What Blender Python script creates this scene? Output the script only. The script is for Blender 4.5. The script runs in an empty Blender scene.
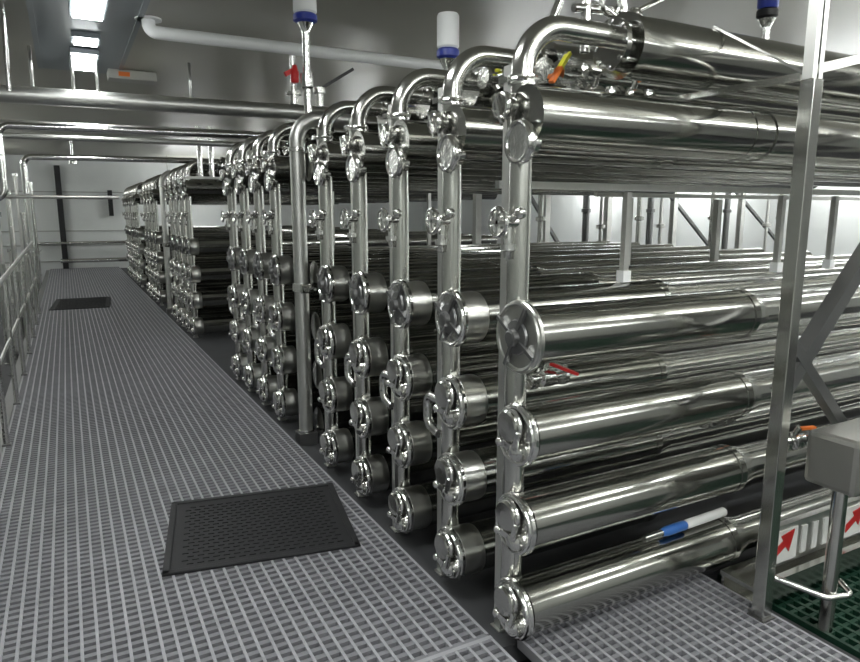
import bpy, math, random
from mathutils import Vector, Matrix
random.seed(4)
PI = math.pi
SC = bpy.context.scene
C = SC.collection
V = Vector

# ------------------------------------------------------------------ camera
PITCH = math.atan(118/668.0); YAW = math.radians(28.3)
cam_d = bpy.data.cameras.new('camera'); cam = bpy.data.objects.new('camera', cam_d); C.objects.link(cam)
cam_d.sensor_width = 36.0; cam_d.lens = 36.0*668/860; cam_d.clip_start = 0.05; cam_d.clip_end = 200
cam.location = (0, 0, 1.5); cam.rotation_euler = (PI/2 - PITCH, 0, -YAW)
SC.camera = cam

# ------------------------------------------------------------------ world, exposure
w = bpy.data.worlds.new('world'); SC.world = w; w.use_nodes = True
w.node_tree.nodes['Background'].inputs[0].default_value = (0.75, 0.8, 0.85, 1)
w.node_tree.nodes['Background'].inputs[1].default_value = 0.3
SC.view_settings.view_transform = 'Standard'; SC.view_settings.look = 'None'
SC.view_settings.exposure = 0.38; SC.view_settings.gamma = 1.0
SC.view_settings.use_curve_mapping = False
SC.cycles.use_denoising = True
SC.cycles.max_bounces = 9; SC.cycles.glossy_bounces = 6; SC.cycles.diffuse_bounces = 4
SC.cycles.caustics_reflective = True
LIGHT = 22.0          # strength of the luminaire diffusers

# ------------------------------------------------------------------ materials
def mat(name, col, rough=0.5, metal=0.0, noise=0.0, nscale=8.0, bump=0.0, bscale=60.0, emit=None, es=0.0, spec=0.5, rnoise=0.0, stretch=(1,1,1)):
    m = bpy.data.materials.new(name); m.use_nodes = True
    nt = m.node_tree; b = nt.nodes['Principled BSDF']
    b.inputs['Base Color'].default_value = (*col, 1); b.inputs['Roughness'].default_value = rough
    b.inputs['Metallic'].default_value = metal; b.inputs['Specular IOR Level'].default_value = spec
    tc = nt.nodes.new('ShaderNodeTexCoord'); mp = nt.nodes.new('ShaderNodeMapping')
    mp.inputs['Scale'].default_value = stretch
    nt.links.new(tc.outputs['Object'], mp.inputs['Vector'])
    n = nt.nodes.new('ShaderNodeTexNoise'); n.inputs['Scale'].default_value = nscale; n.inputs['Detail'].default_value = 5
    nt.links.new(mp.outputs[0], n.inputs['Vector'])
    if noise:
        r = nt.nodes.new('ShaderNodeMix'); r.data_type = 'RGBA'
        r.inputs[6].default_value = (*[c*(1-noise) for c in col], 1); r.inputs[7].default_value = (*[min(1, c*(1+noise)) for c in col], 1)
        nt.links.new(n.outputs['Fac'], r.inputs[0]); nt.links.new(r.outputs[2], b.inputs['Base Color'])
    if rnoise:
        q = nt.nodes.new('ShaderNodeMapRange')
        q.inputs['To Min'].default_value = max(0.02, rough-rnoise); q.inputs['To Max'].default_value = rough+rnoise
        nt.links.new(n.outputs['Fac'], q.inputs['Value']); nt.links.new(q.outputs[0], b.inputs['Roughness'])
    if bump:
        n2 = nt.nodes.new('ShaderNodeTexNoise'); n2.inputs['Scale'].default_value = bscale
        nt.links.new(mp.outputs[0], n2.inputs['Vector'])
        bp = nt.nodes.new('ShaderNodeBump'); bp.inputs['Strength'].default_value = bump; bp.inputs['Distance'].default_value = 0.01
        nt.links.new(n2.outputs['Fac'], bp.inputs['Height']); nt.links.new(bp.outputs[0], b.inputs['Normal'])
    if emit:
        b.inputs['Emission Color'].default_value = (*emit, 1); b.inputs['Emission Strength'].default_value = es
    return m
STEEL = mat('polished_steel', (0.60, 0.60, 0.57), 0.2, 1.0, noise=0.08, rnoise=0.06, nscale=5)
TUBE = mat('tube_steel', (0.40, 0.40, 0.375), 0.16, 1.0, noise=0.12, rnoise=0.06, nscale=3, stretch=(0.4, 2, 2))
BRIGHT = mat('cast_steel', (0.72, 0.72, 0.7), 0.16, 1.0, bump=0.25, bscale=45)
BRUSH = mat('brushed_steel', (0.62, 0.62, 0.595), 0.40, 1.0, noise=0.1, rnoise=0.08, nscale=14)
DKSTEEL = mat('dark_steel', (0.22, 0.22, 0.22), 0.4, 0.9, noise=0.1)
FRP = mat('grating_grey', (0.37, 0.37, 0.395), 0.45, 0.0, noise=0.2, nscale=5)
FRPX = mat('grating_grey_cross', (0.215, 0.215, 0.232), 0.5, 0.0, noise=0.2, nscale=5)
PIT = mat('pit_concrete', (0.055, 0.056, 0.06), 0.7, 0.0, noise=0.3, nscale=3)
GREEN = mat('green_grating', (0.006, 0.036, 0.02), 0.5, 0.0, noise=0.2)
RUBBER = mat('black_rubber', (0.012, 0.012, 0.014), 0.55, 0.0, noise=0.3, nscale=40)
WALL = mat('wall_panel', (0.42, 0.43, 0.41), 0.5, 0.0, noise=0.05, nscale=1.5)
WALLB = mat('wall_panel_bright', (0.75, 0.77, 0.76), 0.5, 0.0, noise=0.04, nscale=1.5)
CEIL = mat('ceiling_panel', (0.33, 0.325, 0.28), 0.38, 0.0, noise=0.12, nscale=0.8, bump=0.05, bscale=2.5)
PVC = mat('white_pvc', (0.88, 0.89, 0.89), 0.35)
BLUE = mat('blue_plastic', (0.02, 0.04, 0.30), 0.35)
RED = mat('red_paint', (0.55, 0.02, 0.02), 0.4)
ORANGE = mat('orange_paint', (0.75, 0.18, 0.03), 0.4)
YELLOW = mat('yellow_paint', (0.70, 0.68, 0.05), 0.4)
BLACK = mat('black_plastic', (0.01, 0.01, 0.012), 0.4)
LBLUE = mat('pale_blue_plastic', (0.03, 0.13, 0.42), 0.35)
WHITE = mat('label_white', (0.78, 0.78, 0.76), 0.5)
GREYP = mat('grey_cabinet', (0.40, 0.40, 0.37), 0.45)
BLUEG = mat('blue_grey_sheet', (0.23, 0.26, 0.28), 0.35, 0.3)
COLLAR = mat('collar_steel', (0.56, 0.56, 0.53), 0.3, 1.0)
BOXM = mat('satin_box_steel', (0.40, 0.395, 0.37), 0.38, 0.9, noise=0.1)
UNDER = mat('grey_under_floor', (0.035, 0.035, 0.04), 0.7, noise=0.2)
GLOW = mat('luminaire_diffuser', (0.9, 0.9, 0.9), 0.5, emit=(0.97, 1.0, 0.985), es=LIGHT)

# ------------------------------------------------------------------ mesh builder
def frame(d):
    d = V(d).normalized()
    a = V((0, 0, 1)) if abs(d.z) < 0.9 else V((0, 1, 0))
    u = d.cross(a).normalized(); return u, u.cross(d).normalized()
class MB:
    def __init__(s): s.v = []; s.f = []; s.sm = []
    def add(s, vs, fs, smooth=False):
        o = len(s.v); s.v += [tuple(p) for p in vs]
        s.f += [tuple(i+o for i in f) for f in fs]; s.sm += [smooth]*len(fs) if isinstance(smooth, bool) else smooth
        return s
    def box(s, a, b):
        x0, y0, z0 = a; x1, y1, z1 = b
        vs = [(x0,y0,z0),(x1,y0,z0),(x1,y1,z0),(x0,y1,z0),(x0,y0,z1),(x1,y0,z1),(x1,y1,z1),(x0,y1,z1)]
        return s.add(vs, [(0,3,2,1),(4,5,6,7),(0,1,5,4),(1,2,6,5),(2,3,7,6),(3,0,4,7)])
    def cbox(s, c, d): return s.box([c[i]-d[i]/2 for i in range(3)], [c[i]+d[i]/2 for i in range(3)])
    def bar(s, a, b, wd, ht=None):          # rectangular bar from a to b
        ht = ht or wd; a = V(a); b = V(b); u, v = frame(b-a)
        vs = [p + u*(i*wd/2) + v*(j*ht/2) for p in (a, b) for i, j in ((-1,-1),(1,-1),(1,1),(-1,1))]
        return s.add(vs, [(0,1,2,3),(7,6,5,4),(0,4,5,1),(1,5,6,2),(2,6,7,3),(3,7,4,0)])
    def lathe(s, a, d, prof, n=24):         # prof: (distance along d, radius)
        a = V(a); d = V(d).normalized(); u, v = frame(d); vs = []; fs = []; sm = []
        for t, r in prof:
            for i in range(n):
                th = 2*PI*i/n; vs.append(a + d*t + (u*math.cos(th) + v*math.sin(th))*max(r, 1e-5))
        for k in range(len(prof)-1):
            for i in range(n):
                j = (i+1) % n; fs.append((k*n+i, k*n+j, (k+1)*n+j, (k+1)*n+i)); sm.append(True)
        fs.append(tuple(range(n))[::-1]); sm.append(False)
        fs.append(tuple((len(prof)-1)*n+i for i in range(n))); sm.append(False)
        return s.add(vs, fs, sm)
    def cyl(s, a, b, r, n=20, bev=0.0):
        a = V(a); b = V(b); L = (b-a).length
        pr = [(0, r), (L, r)] if not bev else [(0, r-bev), (0, r-bev), (bev, r), (bev, r), (L-bev, r), (L-bev, r), (L, r-bev)]
        return s.lathe(a, b-a, pr, n)
    def tube(s, pts, r, n=16):              # swept round pipe with capped ends
        pts = [V(p) for p in pts]; vs = []; fs = []; sm = []
        t0 = (pts[1]-pts[0]).normalized(); u, v = frame(t0)
        for k, p in enumerate(pts):
            if k == 0: t = pts[1]-pts[0]
            elif k == len(pts)-1: t = pts[-1]-pts[-2]
            else: t = (pts[k+1]-p).normalized() + (p-pts[k-1]).normalized()
            t.normalize(); u = (u - t*u.dot(t)).normalized(); v = u.cross(t)
            for i in range(n):
                th = 2*PI*i/n; vs.append(p + (u*math.cos(th) + v*math.sin(th))*r)
        for k in range(len(pts)-1):
            for i in range(n):
                j = (i+1) % n; fs.append((k*n+i, k*n+j, (k+1)*n+j, (k+1)*n+i)); sm.append(True)
        fs.append(tuple(range(n))[::-1]); sm.append(False)
        fs.append(tuple((len(pts)-1)*n+i for i in range(n))); sm.append(False)
        return s.add(vs, fs, sm)
    def ring(s, c, d, R, r, n=28, m=8):     # torus
        c = V(c); d = V(d).normalized(); u, v = frame(d); vs = []; fs = []
        for i in range(n):
            th = 2*PI*i/n; e = u*math.cos(th)+v*math.sin(th)
            for j in range(m):
                ph = 2*PI*j/m; vs.append(c + e*(R+r*math.cos(ph)) + d*(r*math.sin(ph)))
        for i in range(n):
            for j in range(m):
                fs.append((i*m+j, ((i+1)%n)*m+j, ((i+1)%n)*m+(j+1)%m, i*m+(j+1)%m))
        return s.add(vs, fs, True)
    def ball(s, c, r, n=14):
        pr = [(r-r*math.cos(PI*k/8), r*math.sin(PI*k/8)) for k in range(9)]
        return s.lathe(V(c)-V((0, 0, r)), (0, 0, 1), pr, n)
    def build(s, name, m, parent=None, bevel=0.0):
        me = bpy.data.meshes.new(name); me.from_pydata(s.v, [], s.f); me.update()
        me.polygons.foreach_set('use_smooth', s.sm)
        import bmesh
        bm = bmesh.new(); bm.from_mesh(me); bmesh.ops.recalc_face_normals(bm, faces=bm.faces)
        for e in bm.edges:                  # keep rims and flange steps crisp
            if len(e.link_faces) == 2 and e.calc_face_angle(0) > 0.7: e.smooth = False
        bm.to_mesh(me); bm.free()
        me.materials.append(m)
        o = bpy.data.objects.new(name, me); C.objects.link(o)
        if parent: o.parent = parent
        if bevel:
            b = o.modifiers.new('bevel', 'BEVEL'); b.width = bevel; b.segments = 2; b.limit_method = 'ANGLE'
        return o
def bend(p0, corner, p1, r, n=10):          # pts: straight, rounded corner, straight
    p0, c, p1 = V(p0), V(corner), V(p1); a = (p0-c).normalized(); b = (p1-c).normalized()
    ang = a.angle(b); L = r/math.tan(ang/2); s, e = c+a*L, c+b*L
    o = c + (a+b).normalized()*(r/math.sin(ang/2)); out = [p0]
    for k in range(n+1):
        t = k/n; d = ((s-o)*(1-t)+(e-o)*t).normalized()
        out.append(o+d*r)
    return out+[p1]
def path(pts, r, n=10):
    out = [V(pts[0])]
    for k in range(1, len(pts)-1):
        q = bend(out[-1], pts[k], pts[k+1], r, n); out += q[1:-1]
    return out+[V(pts[-1])]
def tag(o, label, cat, group=None, kind=None):
    if label: o['label'] = label
    if cat: o['category'] = cat
    if group: o['group'] = group
    if kind: o['kind'] = kind
    return o
def thing(name, label, cat, loc=(0, 0, 0), rz=0.0, group=None):
    o = bpy.data.objects.new(name, None); C.objects.link(o); o.empty_display_size = 0.1
    o.location = loc; o.rotation_euler = (0, 0, rz); return tag(o, label, cat, group)
def struct(name, mb, m, label=None, **k):
    o = mb.build(name, m, **k); o['kind'] = 'structure'
    if label: o['label'] = label
    return o
def lab(o, t): o['label'] = t; return o
def copy_tree(o, parent=None):
    c = o.copy(); C.objects.link(c); c.parent = parent
    for ch in kids[o.name]: 
        cc = copy_tree(ch, c)
    return c
kids = {}
def index_children():
    kids.clear()
    for o in C.objects: kids.setdefault(o.name, [])
    for o in C.objects:
        if o.parent: kids[o.parent.name].append(o)

# ------------------------------------------------------------------ the room
XL, XR, YB, YF, ZC = -2.4, 11.0, -4.0, 21.0, 3.0
pit = MB().box((XL-.1, YB-.1, -0.52), (XR+.1, YF+.1, -0.42)); struct('floor', pit, UNDER, 'grey concrete floor under the gratings')
ceil = MB().box((XL-.1, YB-.1, ZC), (XR+.1, YF+.1, ZC+.1)); struct('ceiling', ceil, CEIL, 'grey reflective panel ceiling')
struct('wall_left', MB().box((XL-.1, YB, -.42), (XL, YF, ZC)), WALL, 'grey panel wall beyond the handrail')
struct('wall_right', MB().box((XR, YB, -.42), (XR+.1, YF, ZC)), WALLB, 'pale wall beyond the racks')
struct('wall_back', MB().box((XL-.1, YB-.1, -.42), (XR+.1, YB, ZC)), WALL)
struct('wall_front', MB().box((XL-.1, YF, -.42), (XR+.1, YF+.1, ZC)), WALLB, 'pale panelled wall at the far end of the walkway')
t = MB()
for z in (0.18, 0.62, 1.0, 2.05): t.box((-1.6, YF-.03, z), (3.2, YF-.002, z+.03))
struct('trim_2', t, WALL, 'horizontal joints of the far wall panels')

# fibreglass grating walkway
GX0, GX1, GX2, GY1 = -0.47, 1.22, 2.24, 1.76
def grating(nm, x0, x1, y0, y1, px, py, wl, wc, m1, z=0.0, dz=0.003, dep=0.03):
    g = MB(); nx = int(round((x1-x0)/px)); ny = int(round((y1-y0)/py))
    for i in range(nx+1):
        x = x0+(x1-x0)*i/nx; g.box((x-wl/2, y0, z-dep), (x+wl/2, y1, z))
    return g, ny
g = MB(); gx = MB()
def fill(g, gx, x0, x1, y0, y1, px=0.05, py=0.0425, wl=0.011, wc=0.021, z=0.0):
    nx = int(round((x1-x0)/px)); ny = int(round((y1-y0)/py))
    for i in range(nx+1):
        x = x0+(x1-x0)*i/nx; g.box((x-wl/2, y0, z-.04), (x+wl/2, y1, z))
    for j in range(ny+1):
        y = y0+(y1-y0)*j/ny; gx.box((x0, y-wc/2, z-.04), (x1, y+wc/2, z-.002))
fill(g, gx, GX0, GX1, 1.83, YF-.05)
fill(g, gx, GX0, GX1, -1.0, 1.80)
fill(g, gx, GX1+.09, GX2, -1.0, GY1, px=.042, py=.040, wc=.018)
g.box((GX0, 1.80, -.03), (GX1+.006, 1.818, 0.001))
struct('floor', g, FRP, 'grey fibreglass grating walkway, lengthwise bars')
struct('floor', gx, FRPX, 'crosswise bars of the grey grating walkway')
k = MB().box((GX0-.10, -1, -.42), (GX0-.02, YF-.05, -.03)); struct('trim_3', k, DKSTEEL)
k = MB().box((GX1+.012, GY1+.02, -.10), (1.30, YF-.05, -.035)); struct('trim_4', k, PIT, 'dark ledge along the foot of the racks')
k = MB().box((1.30, GY1+.02, -.12), (XR, YF-.05, -.04)); struct('floor', k, PIT, 'dark floor below the racks')
gg = MB(); ggx = MB(); fill(gg, gg, 2.40, 5.2, -0.6, 1.9, px=.05, py=.05, wl=.016, wc=.016, z=-.06)
struct('floor', gg, GREEN, 'dark green grating beside the grey walkway')
k = MB().box((2.26, -1, -.4), (2.385, GY1+.02, -.08)); struct('trim_5', k, PIT)

# ------------------------------------------------------------------ luminaires, and unseen lights added for brightness
NUM = ['first', 'second', 'third', 'fourth', 'fifth', 'sixth', 'seventh', 'eighth']
def added_batten(x, y, z, lx, ly, label, group, shade=False):  # unseen fill lamp, added for brightness and built like a hanging fixture
    t = thing('added_hanging_light', label, 'light', (x, y, z), 0, group)
    MB().box((-lx/2, -ly/2, -.04), (lx/2, ly/2, .04)).build('diffuser', GLOW, t)
    h = MB()
    if lx > ly: h.box((-lx/2-.03, -ly/2-.01, -.045), (-lx/2-.0005, ly/2+.01, .045)); h.box((lx/2+.0005, -ly/2-.01, -.045), (lx/2+.03, ly/2+.01, .045))
    else: h.box((-lx/2-.01, -ly/2-.03, -.045), (lx/2+.01, -ly/2-.0005, .045)); h.box((-lx/2-.01, ly/2+.0005, -.045), (lx/2+.01, ly/2+.03, .045))
    h.build('end_cap', BLUEG, t)
    if shade:
        MB().box((-lx/2-.06, -ly/2-.03, .0455), (lx/2+.06, ly/2+.03, .055)).build('uplight_blocker', BLUEG, t)  # added plate that keeps the lamp's uplight off the ceiling
    r = MB()
    for k in (-1, 1):
        p = (k*(lx/2+.015), 0) if lx > ly else (0, k*(ly/2+.015)); r.cyl((p[0], p[1], .045), (p[0], p[1], ZC-z-.002), .006, 8)
    r.build('suspension_rod', STEEL, t); return t
def luminaire(x, y, z, lx, ly, label, group='ceiling lights'):
    t = thing('ceiling_light', label, 'light', (x, y, z), 0, group)
    h = MB().box((-lx/2-.02, -ly/2-.02, 0.0), (lx/2+.02, ly/2+.02, .045)); h.build('housing', BLUEG, t)
    MB().box((-lx/2, -ly/2, -.012), (lx/2, ly/2, -.001)).build('diffuser', GLOW, t)
    return t
luminaire(0.27, 5.45, 2.95, .20, 1.0, 'glowing white ceiling light nearest the camera over the walkway')
luminaire(0.28, 6.75, 2.95, .18, .25, 'small glowing panel standing in for a light reflected in the ceiling, in the middle over the walkway')  # glowing panel in place of a lamp's reflection on the ceiling
luminaire(0.28, 7.55, 2.93, .20, .75, 'square glowing ceiling light above the big crosswise pipe')
for y, n in ((10.0, 'first'), (12.6, 'second'), (15.2, 'third'), (18.2, 'last')):
    added_batten(-1.95, y, 2.6, .14, 1.3, 'added unseen hanging light along the left wall, %s away from the camera' % n, 'added left wall lights')  # out of view, added to light the far end of the hall
for i, y in enumerate((2.4, -0.8, -3.0)):
    luminaire(0.3, y, 2.95, .3, 1.25, 'added unseen ceiling light over the near walkway, %s towards the camera' % ('first', 'second', 'third')[i], 'added near lights')  # lamps above and behind the camera, added to brighten the near hall
for i, x in enumerate((2.2, 4.2, 6.2, 8.2)):
    added_batten(x, 0.2, 2.7, 1.3, .14, 'added unseen hanging light in the row before the racks, %s from the walkway' % NUM[i], 'added front row of lights')  # unseen row added to lay highlight streaks along the tubes
for i, x in enumerate((-1.2, 1.0, 3.2, 5.4)):
    added_batten(x, -2.6, 2.7, 1.3, .14, 'added unseen hanging light in the rear row, %s from the left' % NUM[i], 'added rear row of lights')  # unseen row behind the camera, added to light the upper tubes
for i, y in enumerate((3.4, 6.0, 9.0, 12.0)):
    added_batten(10.6, y, 2.3, .14, 1.6, 'added hidden hanging light close to the right wall, %s from the camera' % NUM[i], 'added lights by the right wall')  # hidden by the racks, added to brighten the right wall and ceiling
added_batten(3.2, 19.3, 2.3, 1.4, .14, 'added hidden hanging light behind the farthest racks by the far wall', 'added lights by the far wall')  # hidden fill light added to brighten the far wall
for i, x in enumerate((5.6, 8.0, 10.0)):
    added_batten(x, 2.2, 2.6, 1.3, .14, 'added unseen hanging light over the right end of the near tubes, %s from the camera' % NUM[i], 'added lights over the tubes')  # outside the view, added to throw light up on the right ceiling
for i, (x, y) in enumerate([(4.6, 6.2), (4.4, 10.4), (4.4, 13.6), (4.4, 17.0), (8.6, 5.2), (8.6, 9.0), (8.6, 13.0)]):
    added_batten(x, y, 2.5, .14, 1.4, 'added hidden hanging light behind the curved risers, %s of the rear lights' % NUM[i], 'added rear lights over the tubes', True)  # added fill lights, tucked behind the racks to brighten the rear tubes

# ------------------------------------------------------------------ rack modules
ZT = (0.125, 0.445, 0.765, 1.10)
LEN = 4.4
HY = -.075
def end_head(root, z, R, big, big0=False, n=26):
    """a housing: shell, coupling, extension pipe and end head with cap and clamp"""
    h = MB().lathe((-.02, HY, z), (1, 0, 0), [(0, .085), (0, .098), (1.03, .098), (1.03, .101), (1.06, .101), (1.06, .096), (1.09, .09), (1.15, .074), (LEN, .074)], n)
    sh = h.build('tube_housing', TUBE, root)
    f = MB().lathe((-.05, HY, z), (1, 0, 0), [(0, R-.022), (0, R-.006), (.006, R), (.018, R), (.024, R-.008), (.03, .08), (.10, .08)], n)
    f.ring((-.05, HY, z), (1, 0, 0), R-.012, .008, n)
    e = f.build('end_flange', COLLAR if big0 and big else BRIGHT, sh)
    if not big0: MB().lathe((-.028, HY, z), (1, 0, 0), [(0, .075), (0, .096), (.004, .0995), (.05, .0995), (.055, .101), (.085, .101), (.105, .096)], n).build('end_collar', COLLAR, sh)
    c = MB()
    if big:
        c.lathe((-.052, HY, z), (-1, 0, 0), [(0, .06), (.008, .056), (.012, .03), (.03, .027), (.034, .02)], 18)
        for k in range(4):
            a = k*PI/2+.5; c.bar((-.06, HY+math.cos(a)*.03, z+math.sin(a)*.03), (-.058, HY+math.cos(a)*R*.93, z+math.sin(a)*R*.93), .016, .012)
        lab(c.build('hub', DKSTEEL, sh), 'dark hub with four spokes')
    else:
        c.lathe((-.048, HY+.006, z+.035), (-1, 0, 0), [(0, .046), (.014, .044), (.018, .054), (.032, .054), (.038, .048), (.04, .02)], 18)
        lab(c.build('port_cap', STEEL, sh), 'round blind cap')
        k = MB(); k.lathe((-.05, HY-.03, z-.045), (-1, 0, 0), [(0, .034), (.02, .036), (.034, .026), (.04, .01)], 14)
        k.ring((-.064, HY+.006, z+.035), (1, 0, 0), .053, .0085, 20, 8)
        k.bar((-.075, HY+.06, z-.03), (-.075, HY-.055, z-.03), .02, .022)
        k.bar((-.085, HY-.045, z-.03), (-.085, HY-.065, z+.03), .014)
        k.ball((-.08, HY+.045, z-.03), .017, 10)
        k.build('clamp', BRIGHT, sh)
    return sh
def module(label, group, big=False, standpipe=False):
    root = thing('filter_rack', label, 'pipe rack', (0, 0, 0), 0, group)
    MB().box((-.02, .035, -.035), (.02, .075, 1.97)).build('post', BRUSH, root)
    MB().box((-.03, .025, -.04), (.03, .085, -.03)).build('base_plate', BRUSH, root)
    # riser with its bend over the top
    r = MB().tube(path([(.0, 0, .05), (.0, 0, 2.09), (.42, 0, 2.09)], .15, 14), .038, 20); rp = r.build('riser_pipe', STEEL, root)
    c = MB(); c.ring((0, 0, 1.915), (0, 0, 1), .042, .009, 20, 8); c.cyl((0, 0, 1.90), (0, 0, 1.93), .046, 18); c.bar((-.05, .0, 1.915), (-.055, .04, 1.915), .02)
    c.build('riser_clamp', BRIGHT, rp)
    # header pipe along the top
    h = MB().lathe((.36, 0, 2.065), (1, 0, 0), [(0, .06), (0, .085), (.02, .085), (.02, .062), (.05, .062), (.05, .11), (.075, .11), (.075, .104), (LEN, .104)], 24)
    hp = h.build('header_pipe', TUBE, root)
    b = MB()
    for k in range(8):
        a = 2*PI*k/8; b.cyl((.355, math.cos(a)*.073, 2.065+math.sin(a)*.073), (.45, math.cos(a)*.073, 2.065+math.sin(a)*.073), .009, 8)
    b.build('flange_bolts', BRIGHT, hp)
    for i, z in enumerate(ZT):
        R = .122 if (big and i == 3) else (.112 if i == 3 else .108)
        end_head(root, z, R, i == 3, big)
    # upper housing
    u = MB().lathe((-.035, HY+.01, 1.795), (1, 0, 0), [(0, .07), (0, .097), (.98, .097), (.98, .1), (1.02, .1), (1.02, .092), (1.1, .092), (1.1, .097), (LEN, .097)], 26).build('upper_housing', TUBE, root)
    f = MB().lathe((-.075, HY+.085, 1.835), (1, 0, 0), [(0, .03), (0, .042), (.01, .046), (.022, .042), (.03, .03), (.1, .03)], 22)
    f.ring((-.075, HY+.085, 1.835), (1, 0, 0), .038, .006, 22, 8); f.bar((-.085, HY+.1, 1.87), (-.085, HY+.06, 1.78), .012); f.build('end_flange', BRIGHT, u)
    f = MB().lathe((-.075, HY-.012, 1.715), (1, 0, 0), [(0, .05), (0, .064), (.01, .07), (.022, .066), (.03, .04), (.06, .04)], 22)
    f.ring((-.075, HY-.012, 1.715), (1, 0, 0), .06, .008, 22, 8); f.build('port_cap', BRIGHT, u)
    # sampling valve half way up
    v = MB().cyl((-.09, -.01, 1.47), (.0, -.01, 1.47), .022, 14); v.ring((-.09, -.01, 1.47), (1, 0, 0), .045, .008, 20, 8)
    v.bar((-.09, -.01, 1.425), (-.09, -.01, 1.515), .012); v.bar((-.09, -.055, 1.47), (-.09, .035, 1.47), .012)
    v.cyl((-.05, -.01, 1.47), (-.05, -.01, 1.39), .016, 12); v.lathe((-.05, -.01, 1.40), (0, 0, -1), [(0, .026), (.02, .026), (.024, .016), (.05, .012)], 14)
    v.cyl((-.05, -.01, 1.47), (-.05, -.07, 1.50), .012, 10); v.ball((-.05, -.075, 1.50), .02, 10)
    v.build('sampling_valve', BRIGHT, root)
    # elbow linking the third housing to the next column
    e = MB().tube(path([(-.03, .02, .765-.02), (-.03, .14, .765-.02), (-.03, .14, .62), (-.03, .04, .60)], .04, 6), .02, 12)
    if not big: e.build('link_elbow', BRIGHT, root)
    if standpipe:
        for o in [c for c in C.objects if c.parent and (c.parent == root or c.parent.parent == root) and c.name.split('.')[0] in ('end_flange', 'port_cap', 'clamp', 'hub', 'sampling_valve', 'link_elbow', 'riser_clamp', 'post', 'base_plate')]:
            bpy.data.objects.remove(o)
        rp.data = MB().tube(path([(-.0, 0, .06), (.0, 0, 2.09), (.42, 0, 2.09)], .15, 14), .046, 22).build('tmp', BRUSH).data
        bpy.data.objects.remove(bpy.data.objects['tmp']); rp.name = 'standpipe'
        for o in C.objects:
            if o.parent == root and 'housing' in o.name: o.location.x = .085
        for o in [c for c in C.objects if c.parent and c.parent.parent == root and c.name.startswith('end_collar')]: bpy.data.objects.remove(o)
        MB().box((-.06, -.06, -.04), (.06, .06, .045)).build('plinth', DKSTEEL, root); q = MB(); q.cyl((0, 0, .045), (0, 0, .06), .055, 20); q.cyl((0, 0, 1.0), (0, 0, 1.05), .058, 18); q.cyl((0, 0, 1.88), (0, 0, 1.905), .056, 18)
        q.bar((0, .04, 1.02), (0, -.12, 1.02), .03); q.cyl((-.03, -.09, 1.02), (.03, -.09, 1.02), .03, 12); q.build('pipe_collar', BRIGHT, rp)
    return root
NEAR = [1.83, 2.275, 2.73, 3.20, 3.70, 4.22, 4.76, 5.22, 5.70, 6.17]
first = module('stainless tube rack nearest the camera, with the largest round end flange', 'near tube racks', big=True)
plain = module('x', 'near tube racks')
stand = module('x', 'near tube racks', standpipe=True)
index_children()
ORD = ['first', 'second', 'third', 'fourth', 'fifth', 'sixth', 'seventh', 'eighth', 'ninth', 'tenth']
first.location = (1.32, NEAR[0], 0)
used = set()
def place(src, y, label, group, x=1.32):
    r = src if src.name not in used else copy_tree(src)
    used.add(src.name); r.location = (x, y, 0); r['label'] = label; r['group'] = group; return r
for k, y in enumerate(NEAR[1:], 1):
    if k == 5: place(stand, y, 'sixth stainless tube rack from the camera, with a tall round standpipe before it', 'near tube racks')
    else: place(plain, y, 'stainless tube rack with a curved riser, %s from the camera in the near bank' % ORD[k], 'near tube racks')
for k, y in enumerate((8.6, 9.08, 9.56, 10.04)):
    place(plain, y, 'distant stainless tube rack, %s in the bank beyond the gap' % ORD[k], 'middle tube racks')
place(stand, 10.9, 'distant stainless tube rack with a bright standpipe, beyond the middle bank', 'middle tube racks')
for k, y in enumerate((12.0, 12.5, 13.0, 13.5)):
    place(plain, y, 'far stainless tube rack, %s behind the distant standpipe' % ORD[k], 'far tube racks')
for k, y in enumerate((15.2, 15.7, 16.2, 16.9, 17.4, 17.9)):
    place(plain, y, 'stainless tube rack close to the far wall, %s of that last bank' % ORD[k], 'farthest tube racks')

# ------------------------------------------------------------------ support frames under the upper tubes
def bent(y, xs, label, zr=1.60, diag=(), zb=-.04, wd=.045, r0=.3, foot=False, pipes=()):
    t = thing('support_frame', label, 'steel frame', (0, y, 0), 0, 'support frames among the tubes')
    MB().box((xs[0]-r0, -.014, zr-.014), (XR-.6, .014, zr+.014)).build('rail', BRUSH, t)
    for x in xs: MB().box((x-wd/2, -wd/2, zb), (x+wd/2, wd/2, zr-.02)).build('post', BRUSH, t)
    for i, x in enumerate(pipes):
        p = MB().cyl((x, -.15, -.04), (x, -.15, 1.9), .022+.01*(i % 3), 10); p.lathe((x, -.15, 1.3+.1*(i % 3)), (0, 0, 1), [(0, .03), (.01, .06), (.05, .06), (.06, .03)], 12); p.build('upright_pipe', (BRUSH, STEEL, DKSTEEL)[i % 3], t)
    if foot:
        for x in xs: MB().box((x-.022, -.022, zb), (x+.022, .022, zb+.05)).build('foot_block', PVC, t)
    for a, b in diag: MB().bar((a[0], 0, a[1]), (b[0], 0, b[1]), .04).build('brace', DKSTEEL, t)
    return t
bent(2.2, [2.16, 3.22, 3.67, 4.8], 'steel frame with a long rail under the upper tubes, behind the nearest rack', zr=1.609, zb=1.199, wd=.028, r0=.68, foot=True)
bent(3.45, [3.4, 4.3, 5.3, 6.4, 7.6], 'middle steel frame seen through the gap between tube layers', zr=1.62)
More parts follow.
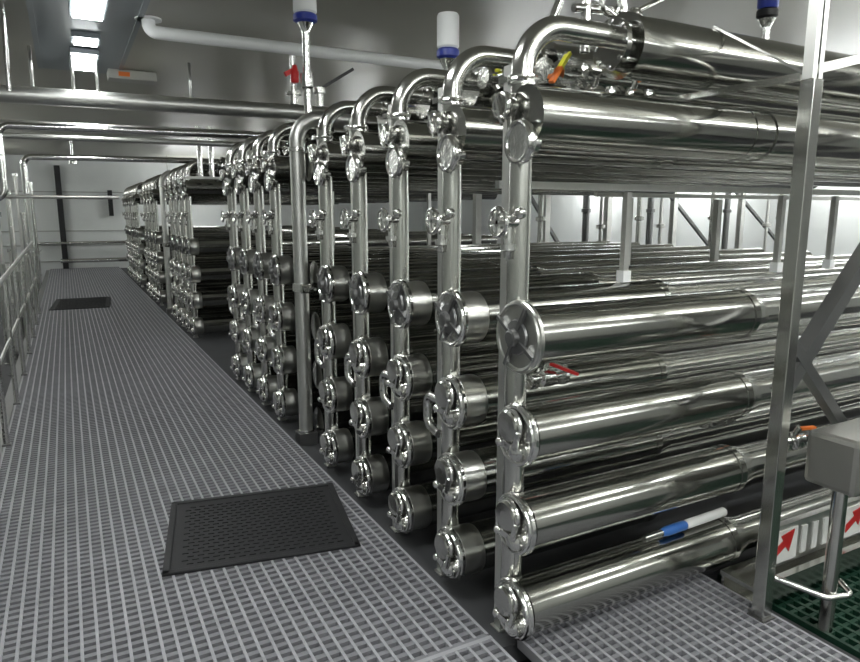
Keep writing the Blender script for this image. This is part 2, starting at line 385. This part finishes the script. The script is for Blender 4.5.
bent(6.65, [4.2, 5.2, 6.2, 7.4, 8.8, 10.0], 'rear steel frame with dark diagonal braces against the pale wall', zr=1.95, diag=[((7.05, 1.95), (8.2, 1.0)), ((8.45, 1.95), (9.8, 1.0)), ((4.75, 1.95), (5.5, 1.0))], wd=.075, pipes=(4.5, 5.0, 5.7, 5.95, 6.6, 6.8, 7.0, 8.0, 8.3, 9.2, 9.5))
bent(8.2, [3.0, 4.4, 6.0], 'steel frame standing in the gap before the distant tube racks', zr=1.90, r0=1.75)

# big post frame at right
pf = thing('post_frame', 'tall square steel post with diagonal braces at the right', 'steel frame', (2.19, 1.43, 0))
MB().box((-.025, -.025, 0), (.025, .025, 1.93)).build('post', STEEL, pf, .003)
MB().box((-.026, -.018, 1.93), (-.004, .018, 2.999)).build('upper_post', BRUSH, pf)
MB().box((.006, -.018, 1.93), (.028, .018, 2.999)).build('upper_post', BRUSH, pf)
MB().box((-.035, -.035, -.001), (.035, .035, .006)).build('base_plate', DKSTEEL, pf)
MB().bar((.03, .03, .86), (1.25, .03, 2.2), .055).build('brace', DKSTEEL, pf)
MB().bar((.03, .02, 1.06), (1.0, .02, .12), .04).build('brace', DKSTEEL, pf)
MB().bar((.0, .0, 1.96), (1.2, .0, 2.25), .03).build('brace', BRUSH, pf)
MB().box((1.22, -.03, 0), (1.28, .03, 2.99)).build('post', BRUSH, pf)

cbm = thing('crossbar', 'thin steel bar running from the tall square post back over the upper tubes', 'steel bar', (2.185, 1.462, 1.945))
MB().bar((0, 0, 0), (-.12, 2.57, -.018), .022).build('bar', STEEL, cbm)
MB().bar((0, -.006, .01), (-.04, .33, .225), .008).build('tie_rod', STEEL, cbm)

# junction box on its own stand
jb = thing('junction_box', 'grey steel junction box on a round post at the right edge', 'electrical box', (2.42, 1.30, 0))
MB().box((-.13, -.10, .535), (.30, .09, .735)).build('box_body', BOXM, jb, .02)
MB().box((-.10, -.108, .55), (.28, -.1005, .72)).build('box_lid', BOXM, jb, .004)
MB().cyl((.0, .02, -.06), (.0, .02, .535), .026, 18).build('stand_pipe', STEEL, jb)
q = MB(); q.tube(path([(-.14, .17, .12), (-.04, .0, .09), (.06, -.03, .09), (.10, .04, .10)], .03, 5), .012, 10)
q.build('pipe_hook', BRIGHT, jb)

# low duct with marked labels
d = thing('floor_duct', 'low steel duct with white and red arrow labels beside the green grating', 'duct', (2.26, 1.50, 0))
b = MB(); b.box((0, .0, -.03), (2.0, .012, .05)); b.box((0, .15, -.03), (2.0, .162, .05)); b.box((0, .012, -.03), (2.0, .15, -.02)); b.box((0, 0, .05), (2.0, .03, .058)); b.box((0, .13, .05), (2.0, .162, .058)); b.box((-.012, 0, .04), (0, .162, .058))
b.build('channel', STEEL, d)
MB().box((.12, .07, .058), (2.0, .10, .235)).build('side_plate', BRUSH, d)
lb = MB().box((.16, .063, .075), (.33, .0695, .215)).build('arrow_label', WHITE, d)
def arrow(x, z, s, y):
    a = MB(); pts = [(-.5, -.35), (.1, .0), (.28, -.22), (.5, .5), (-.15, .38), (-.02, .2), (-.5, -.05)]
    n = len(pts); vs = [(x+p*s, y-.004, z+q*s) for p, q in pts] + [(x+p*s, y, z+q*s) for p, q in pts]
    a.add(vs, [tuple(range(n)), tuple(range(2*n-1, n-1, -1))]+[(i, i+n, (i+1) % n+n, (i+1) % n) for i in range(n)]); return a
arrow(.235, .145, .13, .0625).build('red_arrow', RED, lb)
st = MB()
for i in range(3): st.box((.36+i*.075, .063, .085), (.395+i*.075, .0695, .205))
lab(st.build('striped_label', WHITE, d), 'three pale vertical bars')
l2 = MB().box((.66, .063, .075), (.84, .0695, .215)).build('arrow_label', WHITE, d)
arrow(.735, .145, .12, .0625).build('red_arrow', RED, l2)

# ------------------------------------------------------------------ mats
def mat_obj(loc, rz, lx, ly, label):
    t = thing('floor_mat', label, 'mat', loc, rz, 'black rubber mats on the walkway')
    MB().box((-lx/2, -ly/2, .0015), (lx/2, ly/2, .008)).build('mat_base', RUBBER, t)
    b = MB(); b.box((-lx/2, -ly/2, .001), (lx/2, -ly/2+.03, .014)); b.box((-lx/2, ly/2-.03, .001), (lx/2, ly/2, .014)); b.box((-lx/2, -ly/2, .001), (-lx/2+.03, ly/2, .014)); b.box((lx/2-.03, -ly/2, .001), (lx/2, ly/2, .014))
    b.build('border', RUBBER, t, .004)
    s = MB(); ny = int(ly/.035); nx = int(lx/.045)
    for j in range(1, ny-1):
        for i in range(1, nx-1):
            x = -lx/2+.03+(i+.5*(j % 2))*(lx-.06)/nx; y = -ly/2+.03+j*(ly-.06)/ny
            s.box((x, y, .007), (x+.028, y+.014, .0115))
    s.build('raised_studs', RUBBER, t)
mat_obj((.715, 3.085, 0), -.18, .845, .745, 'black studded rubber mat near the camera on the grey grating')
mat_obj((.13, 12.6, 0), -.06, .86, 1.45, 'black rubber mat far away near the end of the walkway')

# ------------------------------------------------------------------ handrail at left
hr = thing('handrail', 'stainless handrail along the left edge of the walkway', 'handrail', (-.46, 3.9, 0))
L = 7.8
MB().tube(path([(0, 0, .0), (0, 0, .97), (0, L, 1.07)], .1), .019, 12).build('top_rail', BRUSH, hr)
for z in (.52,): MB().cyl((0, 0, z), (0, L, z+.03), .012, 10).build('mid_rail', BRUSH, hr)
for kx in range(1, 8):
    y = kx*1.1; p = MB().cyl((0, y, 0), (0, y, .97+.0128*y), .018, 12).build('post', BRIGHT, hr)
    MB().box((-.025, y-.03, 0), (.025, y+.03, .012)).build('foot_plate', DKSTEEL, p)
# pipes and posts beyond the handrail
for i in range(20):
    y = 4.9+i*.72; x = -.60-.09*((i+1) % 3)-(.75 if i < 3 else 0)
    t = thing('drop_pipe', 'upright steel pipe beyond the handrail, number %d counted away from the camera' % (i+1), 'pipe', (x, y, -.42), 0, 'upright pipes beyond the handrail')
    zt = (1.35, 1.9, 2.55, 1.1, 2.2)[i % 5]
    MB().cyl((0, 0, 0), (0, 0, zt), .026+.008*(i % 2), 12).build('pipe', (BRUSH, BRIGHT)[i % 2], t)
    m = MB(); m.cyl((0, 0, zt-.02), (0, 0, zt+.03), .045, 14); m.build('cap_flange', BRIGHT, t); m = MB(); m.cyl((0, 0, .55), (0, 0, .58), .045, 14); m.cyl((0, 0, 1.02), (0, 0, 1.10), .045, 12); m.bar((0, 0, 1.06), (.09, .0, 1.12), .02)
    m.build('fitting', BRIGHT, t); MB().cyl((0, 0, .0), (0, 0, .02), .06, 12).build('foot_flange', BRIGHT, t)
cb = thing('control_box', 'pale grey cabinet low beyond the handrail at the left edge', 'cabinet', (-.87, 6.1, -.42))
MB().box((-.33, -.5, 0), (.31, .4, .30)).build('body', GREYP, cb, .01)
MB().box((.3105, -.46, .03), (.32, .36, .27)).build('door', GREYP, cb, .004)
t = thing('side_pump', 'small white pump with a round head low at the left edge', 'pump', (-.70, 5.05, -.42))
MB().lathe((0, -.12, .2), (0, 1, 0), [(0, .04), (.01, .09), (.05, .1), (.2, .1), (.24, .05)], 20).build('motor', PVC, t)
MB().box((-.09, -.1, 0), (.09, .12, .11)).build('base', DKSTEEL, t)

# ------------------------------------------------------------------ pipes crossing the aisle
def run(name, pts, r, m, label, bendr=.1, cat='pipe', group='pipes crossing overhead'):
    t = thing(name, label, cat, pts[0], 0, group); p0 = V(pts[0])
    q = [V(p)-p0 for p in pts]
    MB().tube(path(q, bendr, 8), r, 16).build('pipe', m, t)
    return t
t = run('overhead_pipe', [(-2.35, 7.3, 2.53), (5.5, 7.3, 2.60)], .078, BRUSH, 'thickest steel pipe crossing overhead above the walkway')
for dx in (2.19, 2.52, 2.72, 3.56): MB().cyl((dx, 0, .08), (dx, 0, .47-.009*dx), .014, 8).build('hanger', BRUSH, t)
run('overhead_pipe', [(-.60, 6.9, 1.62), (-.44, 6.9, 1.62), (-.44, 6.9, 2.235), (4.2, 6.9, 2.29)], .030, BRIGHT, 'steel pipe that turns down at the left by the handrail, below the thickest pipe', .09)
run('overhead_pipe', [(-2.3, 7.6, 2.30), (4.2, 7.6, 2.36)], .045, BRUSH, 'dull pipe crossing just behind the downturned pipe')
run('overhead_pipe', [(-2.3, 8.0, 2.24), (4.2, 8.0, 2.29)], .03, BRUSH, 'thin pipe crossing second from the lowest')
t = run('overhead_pipe', [(-.36, 8.9, 1.71), (-.36, 8.9, 2.12), (3.8, 8.9, 2.16)], .034, BRIGHT, 'lowest crossing pipe, turned down at its left end', .09)
MB().cyl((.49, .05, .37), (.49, .05, .66), .014, 10).cyl((.49, .05, .35), (.49, .05, .40), .04, 12).build('hanger', BRIGHT, t)
run('overhead_pipe', [(-.9, 8.9, 1.68), (.58, 8.9, 1.682)], .022, BRUSH, 'thin single pipe crossing at head height down the walkway')
run('wall_pipe', [(-.7, 20.7, .70), (3.0, 20.7, .70)], .04, BRIGHT, 'upper pipe along the far wall', group='pipes on the far wall')
run('wall_pipe', [(-.2, 20.7, .22), (3.0, 20.7, .22)], .06, BRIGHT, 'lower thick pipe along the far wall', group='pipes on the far wall')
tag(MB().box((-.16, 20.8, 0), (-.02, 20.99, 2.75)).build('cable_duct', BLACK), 'black upright duct on the far wall', 'duct')
tag(MB().box((1.09, 20.8, 1.42), (1.2, 20.99, 2.12)).build('wall_box', BLACK), 'narrow black box on the far wall beside the racks', 'box')
run('ceiling_rod', [(-.285, 5.95, 2.38), (-.27, 5.95, 2.999)], .016, BRIGHT, 'upright rod at the top left corner', group='rods')
sp = MB().tube(path([(.70, 5.95, 3.0), (.70, 5.95, 2.90), (7.5, 5.95, 2.90)], .058, 8), .05, 18)
o = thing('drain_pipe', 'white plastic pipe turning up into the ceiling', 'pipe', (0, 0, 0)); sp.build('pipe', PVC, o)
MB().cyl((.70, 5.95, 2.985), (.70, 5.95, 2.999), .10, 20).build('ceiling_collar', PVC, o)
tt = MB(); tt.box((-.12, 4.2, 2.985), (-.08, 8.4, 2.998)); tt.box((.62, 4.2, 2.985), (.66, 8.4, 2.998)); tt.box((-.08, 4.2, 2.992), (.62, 8.4, 2.9985))
struct('trim_6', tt, BLUEG, 'blue-grey ceiling panel around the lights')
for x, n in ((1.45, 'left'), (1.58, 'right')):
    run('vent_pipe', [(x, 8.4, 1.9), (x, 8.4, 2.50)], .03, BRIGHT, 'short upright pipe above the gap between the rack banks, %s of two' % n, group='upright pipes above the gap')
o = thing('emergency_light', 'grey wedge-shaped emergency light with an orange mark on the ceiling', 'light', (.76, 8.2, 2.94))
MB().box((-.24, -.12, -.04), (.24, .12, .055)).build('case', GREYP, o, .012); MB().box((-.14, -.127, -.015), (-.03, -.1205, .03)).build('orange_mark', ORANGE, o)

# ------------------------------------------------------------------ valves above the racks
def actuator(loc, h, label, r=.075, stem=.5, body=PVC, cap=BLUE):
    t = thing('valve_actuator', label, 'valve', loc, 0, 'ceiling valves')
    MB().lathe((0, 0, 0), (0, 0, 1), [(0, r*.86), (.01, r), (h, r), (h+.012, r*.9)], 24).build('cylinder', body, t)
    MB().lathe((0, 0, -.055), (0, 0, 1), [(0, r*.75), (.012, r*1.03), (.045, r*1.03), (.054, r*.9)], 24).build('collar', cap, t)
    s = MB().lathe((0, 0, -.056), (0, 0, -1), [(0, .05), (.04, .03), (.06, .026), (stem*.55, .024), (stem*.55, .042), (stem*.7, .042), (stem*.72, .024), (stem, .024)], 16)
    s.build('stem', BRIGHT, t); return t
actuator((1.46, 4.4, 2.755), .24, 'white valve cylinder with blue collar above the sixth rack', .075, .56)
actuator((1.955, 3.42, 2.40), .17, 'white valve cylinder with blue collar between the curved risers', .062, .26)
actuator((3.80, 2.8, 2.70), .29, 'dark blue valve cylinder high up at the right', .06, .45, body=BLUE, cap=BLACK)
t = thing('relief_valve', 'small red valve beside the left white cylinder', 'valve', (1.40, 4.5, 2.21))
MB().lathe((0, 0, 0), (0, 0, 1), [(0, .03), (.06, .03), (.06, .05), (.08, .05), (.08, .02), (.3, .02)], 14).build('valve_body', STEEL, t)
MB().lathe((0.0, -.035, .13), (0, 0, 1), [(0, .02), (.01, .028), (.07, .028), (.08, .02), (.11, .014)], 12).build('red_knob', RED, t)
b = MB(); b.bar((.01, -.02, .22), (-.06, -.02, .18), .03); b.build('red_lever', RED, t)
t = thing('lever_valve', 'valve with a black lever pointing up to the right', 'valve', (1.56, 4.45, 2.20))
MB().lathe((0, 0, 0), (0, 0, 1), [(0, .025), (.08, .025), (.085, .04), (.12, .04)], 14).build('valve_body', STEEL, t)
MB().bar((.0, 0, .11), (.24, 0, .26), .035, .02).build('lever', BLACK, t)
def hand_valve(loc, a, col, label, s=1.0, m2=None):
    t = thing('ball_valve', label, 'valve', loc, 0, 'ball valves'); t.scale = (s, s, s)
    MB().lathe((-.10, 0, 0), (1, 0, 0), [(0, .045), (.02, .045), (.025, .025), (.06, .025), (.07, .042), (.13, .042), (.14, .025), (.175, .025), (.18, .045), (.20, .045)], 16).build('valve_body', BRIGHT, t)
    MB().cyl((0, 0, .03), (0, -.02, .07), .014, 10).build('spindle', STEEL, t)
    h = MB().bar((0, -.025, .065), V((0, -.025, .065))+V(a)*.5, .022, .012).build('lever', col, t)
    if m2: MB().bar(V((0, -.025, .065))+V(a)*.5, V((0, -.025, .065))+V(a), .022, .012).build('lever_grip', m2, h)
    return t
hand_valve((1.70, 2.50, 2.06), (-.10, 0, -.07), YELLOW, 'valve with a yellow lever seen inside the second curved riser')
hand_valve((1.64, 2.02, 2.00), (-.09, -.02, -.11), YELLOW, 'valve with a yellow and orange lever inside the nearest curved riser', 1.0, ORANGE)
hand_valve((1.78, 2.02, 1.93), (.06, 0, .03), STEEL, 'bright valve between the top pipe and the upper tube', 1.0)
hand_valve((1.98, 2.02, 1.94), (.06, 0, .02), ORANGE, 'valve with a short orange lever beside the pipe flange', .9)
hand_valve((1.60, 2.02, .87), (.10, -.07, -.045), RED, 'valve with a long red lever below the largest flange', .9, RED)
hand_valve((2.50, 1.93, .60), (.12, -.02, -.05), ORANGE, 'valve with an orange lever left of the tall square post', .9, ORANGE)
hand_valve((2.56, 1.60, .58), (.07, -.02, .0), ORANGE, 'valve with an orange lever right of the tall square post', .9, ORANGE)
# cluster on the top pipe
t = thing('valve_manifold', 'cluster of crossed steel fittings on top of the nearest header pipe', 'valve', (1.86, 2.05, 2.17))
m = MB(); m.cyl((-.16, 0, .07), (.10, 0, .09), .016, 10); m.cyl((.10, .0, .0), (.06, .0, .20), .022, 12); m.cyl((.02, .05, .16), (.2, -.02, .2), .014, 10); m.ring((.0, -.02, .10), (0, 1, .2), .04, .009, 18, 8); m.ball((.14, 0, .08), .032, 12); m.cyl((-.14, .03, .16), (.05, -.02, .05), .012, 10)
m.cyl((-.2, .1, .0), (-.12, .08, .2), .016, 10); m.cyl((-.1, 0, -.08), (-.1, 0, .1), .02, 12); m.build('fittings', BRIGHT, t)
m = MB(); m.cyl((-.02, .0, .02), (.34, -.02, .19), .009, 8); m.build('rod', STEEL, t)
# blue and white connector between the low tubes
t = thing('hose_connector', 'blue and white plastic connector lying between the two lowest tubes', 'connector', (1.98, 1.74, .25), math.radians(2), 'connectors')
MB().lathe((0, 0, 0), (1, 0, 0), [(0, .014), (.03, .02), (.13, .02), (.14, .016)], 16).build('blue_sleeve', LBLUE, t)
MB().lathe((.14, 0, 0), (1, 0, 0), [(0, .012), (.01, .019), (.24, .019), (.25, .012)], 16).build('white_sleeve', WHITE, t)
MB().cyl((-.10, 0, 0), (0, 0, 0), .014, 10).build('nozzle', STEEL, t)
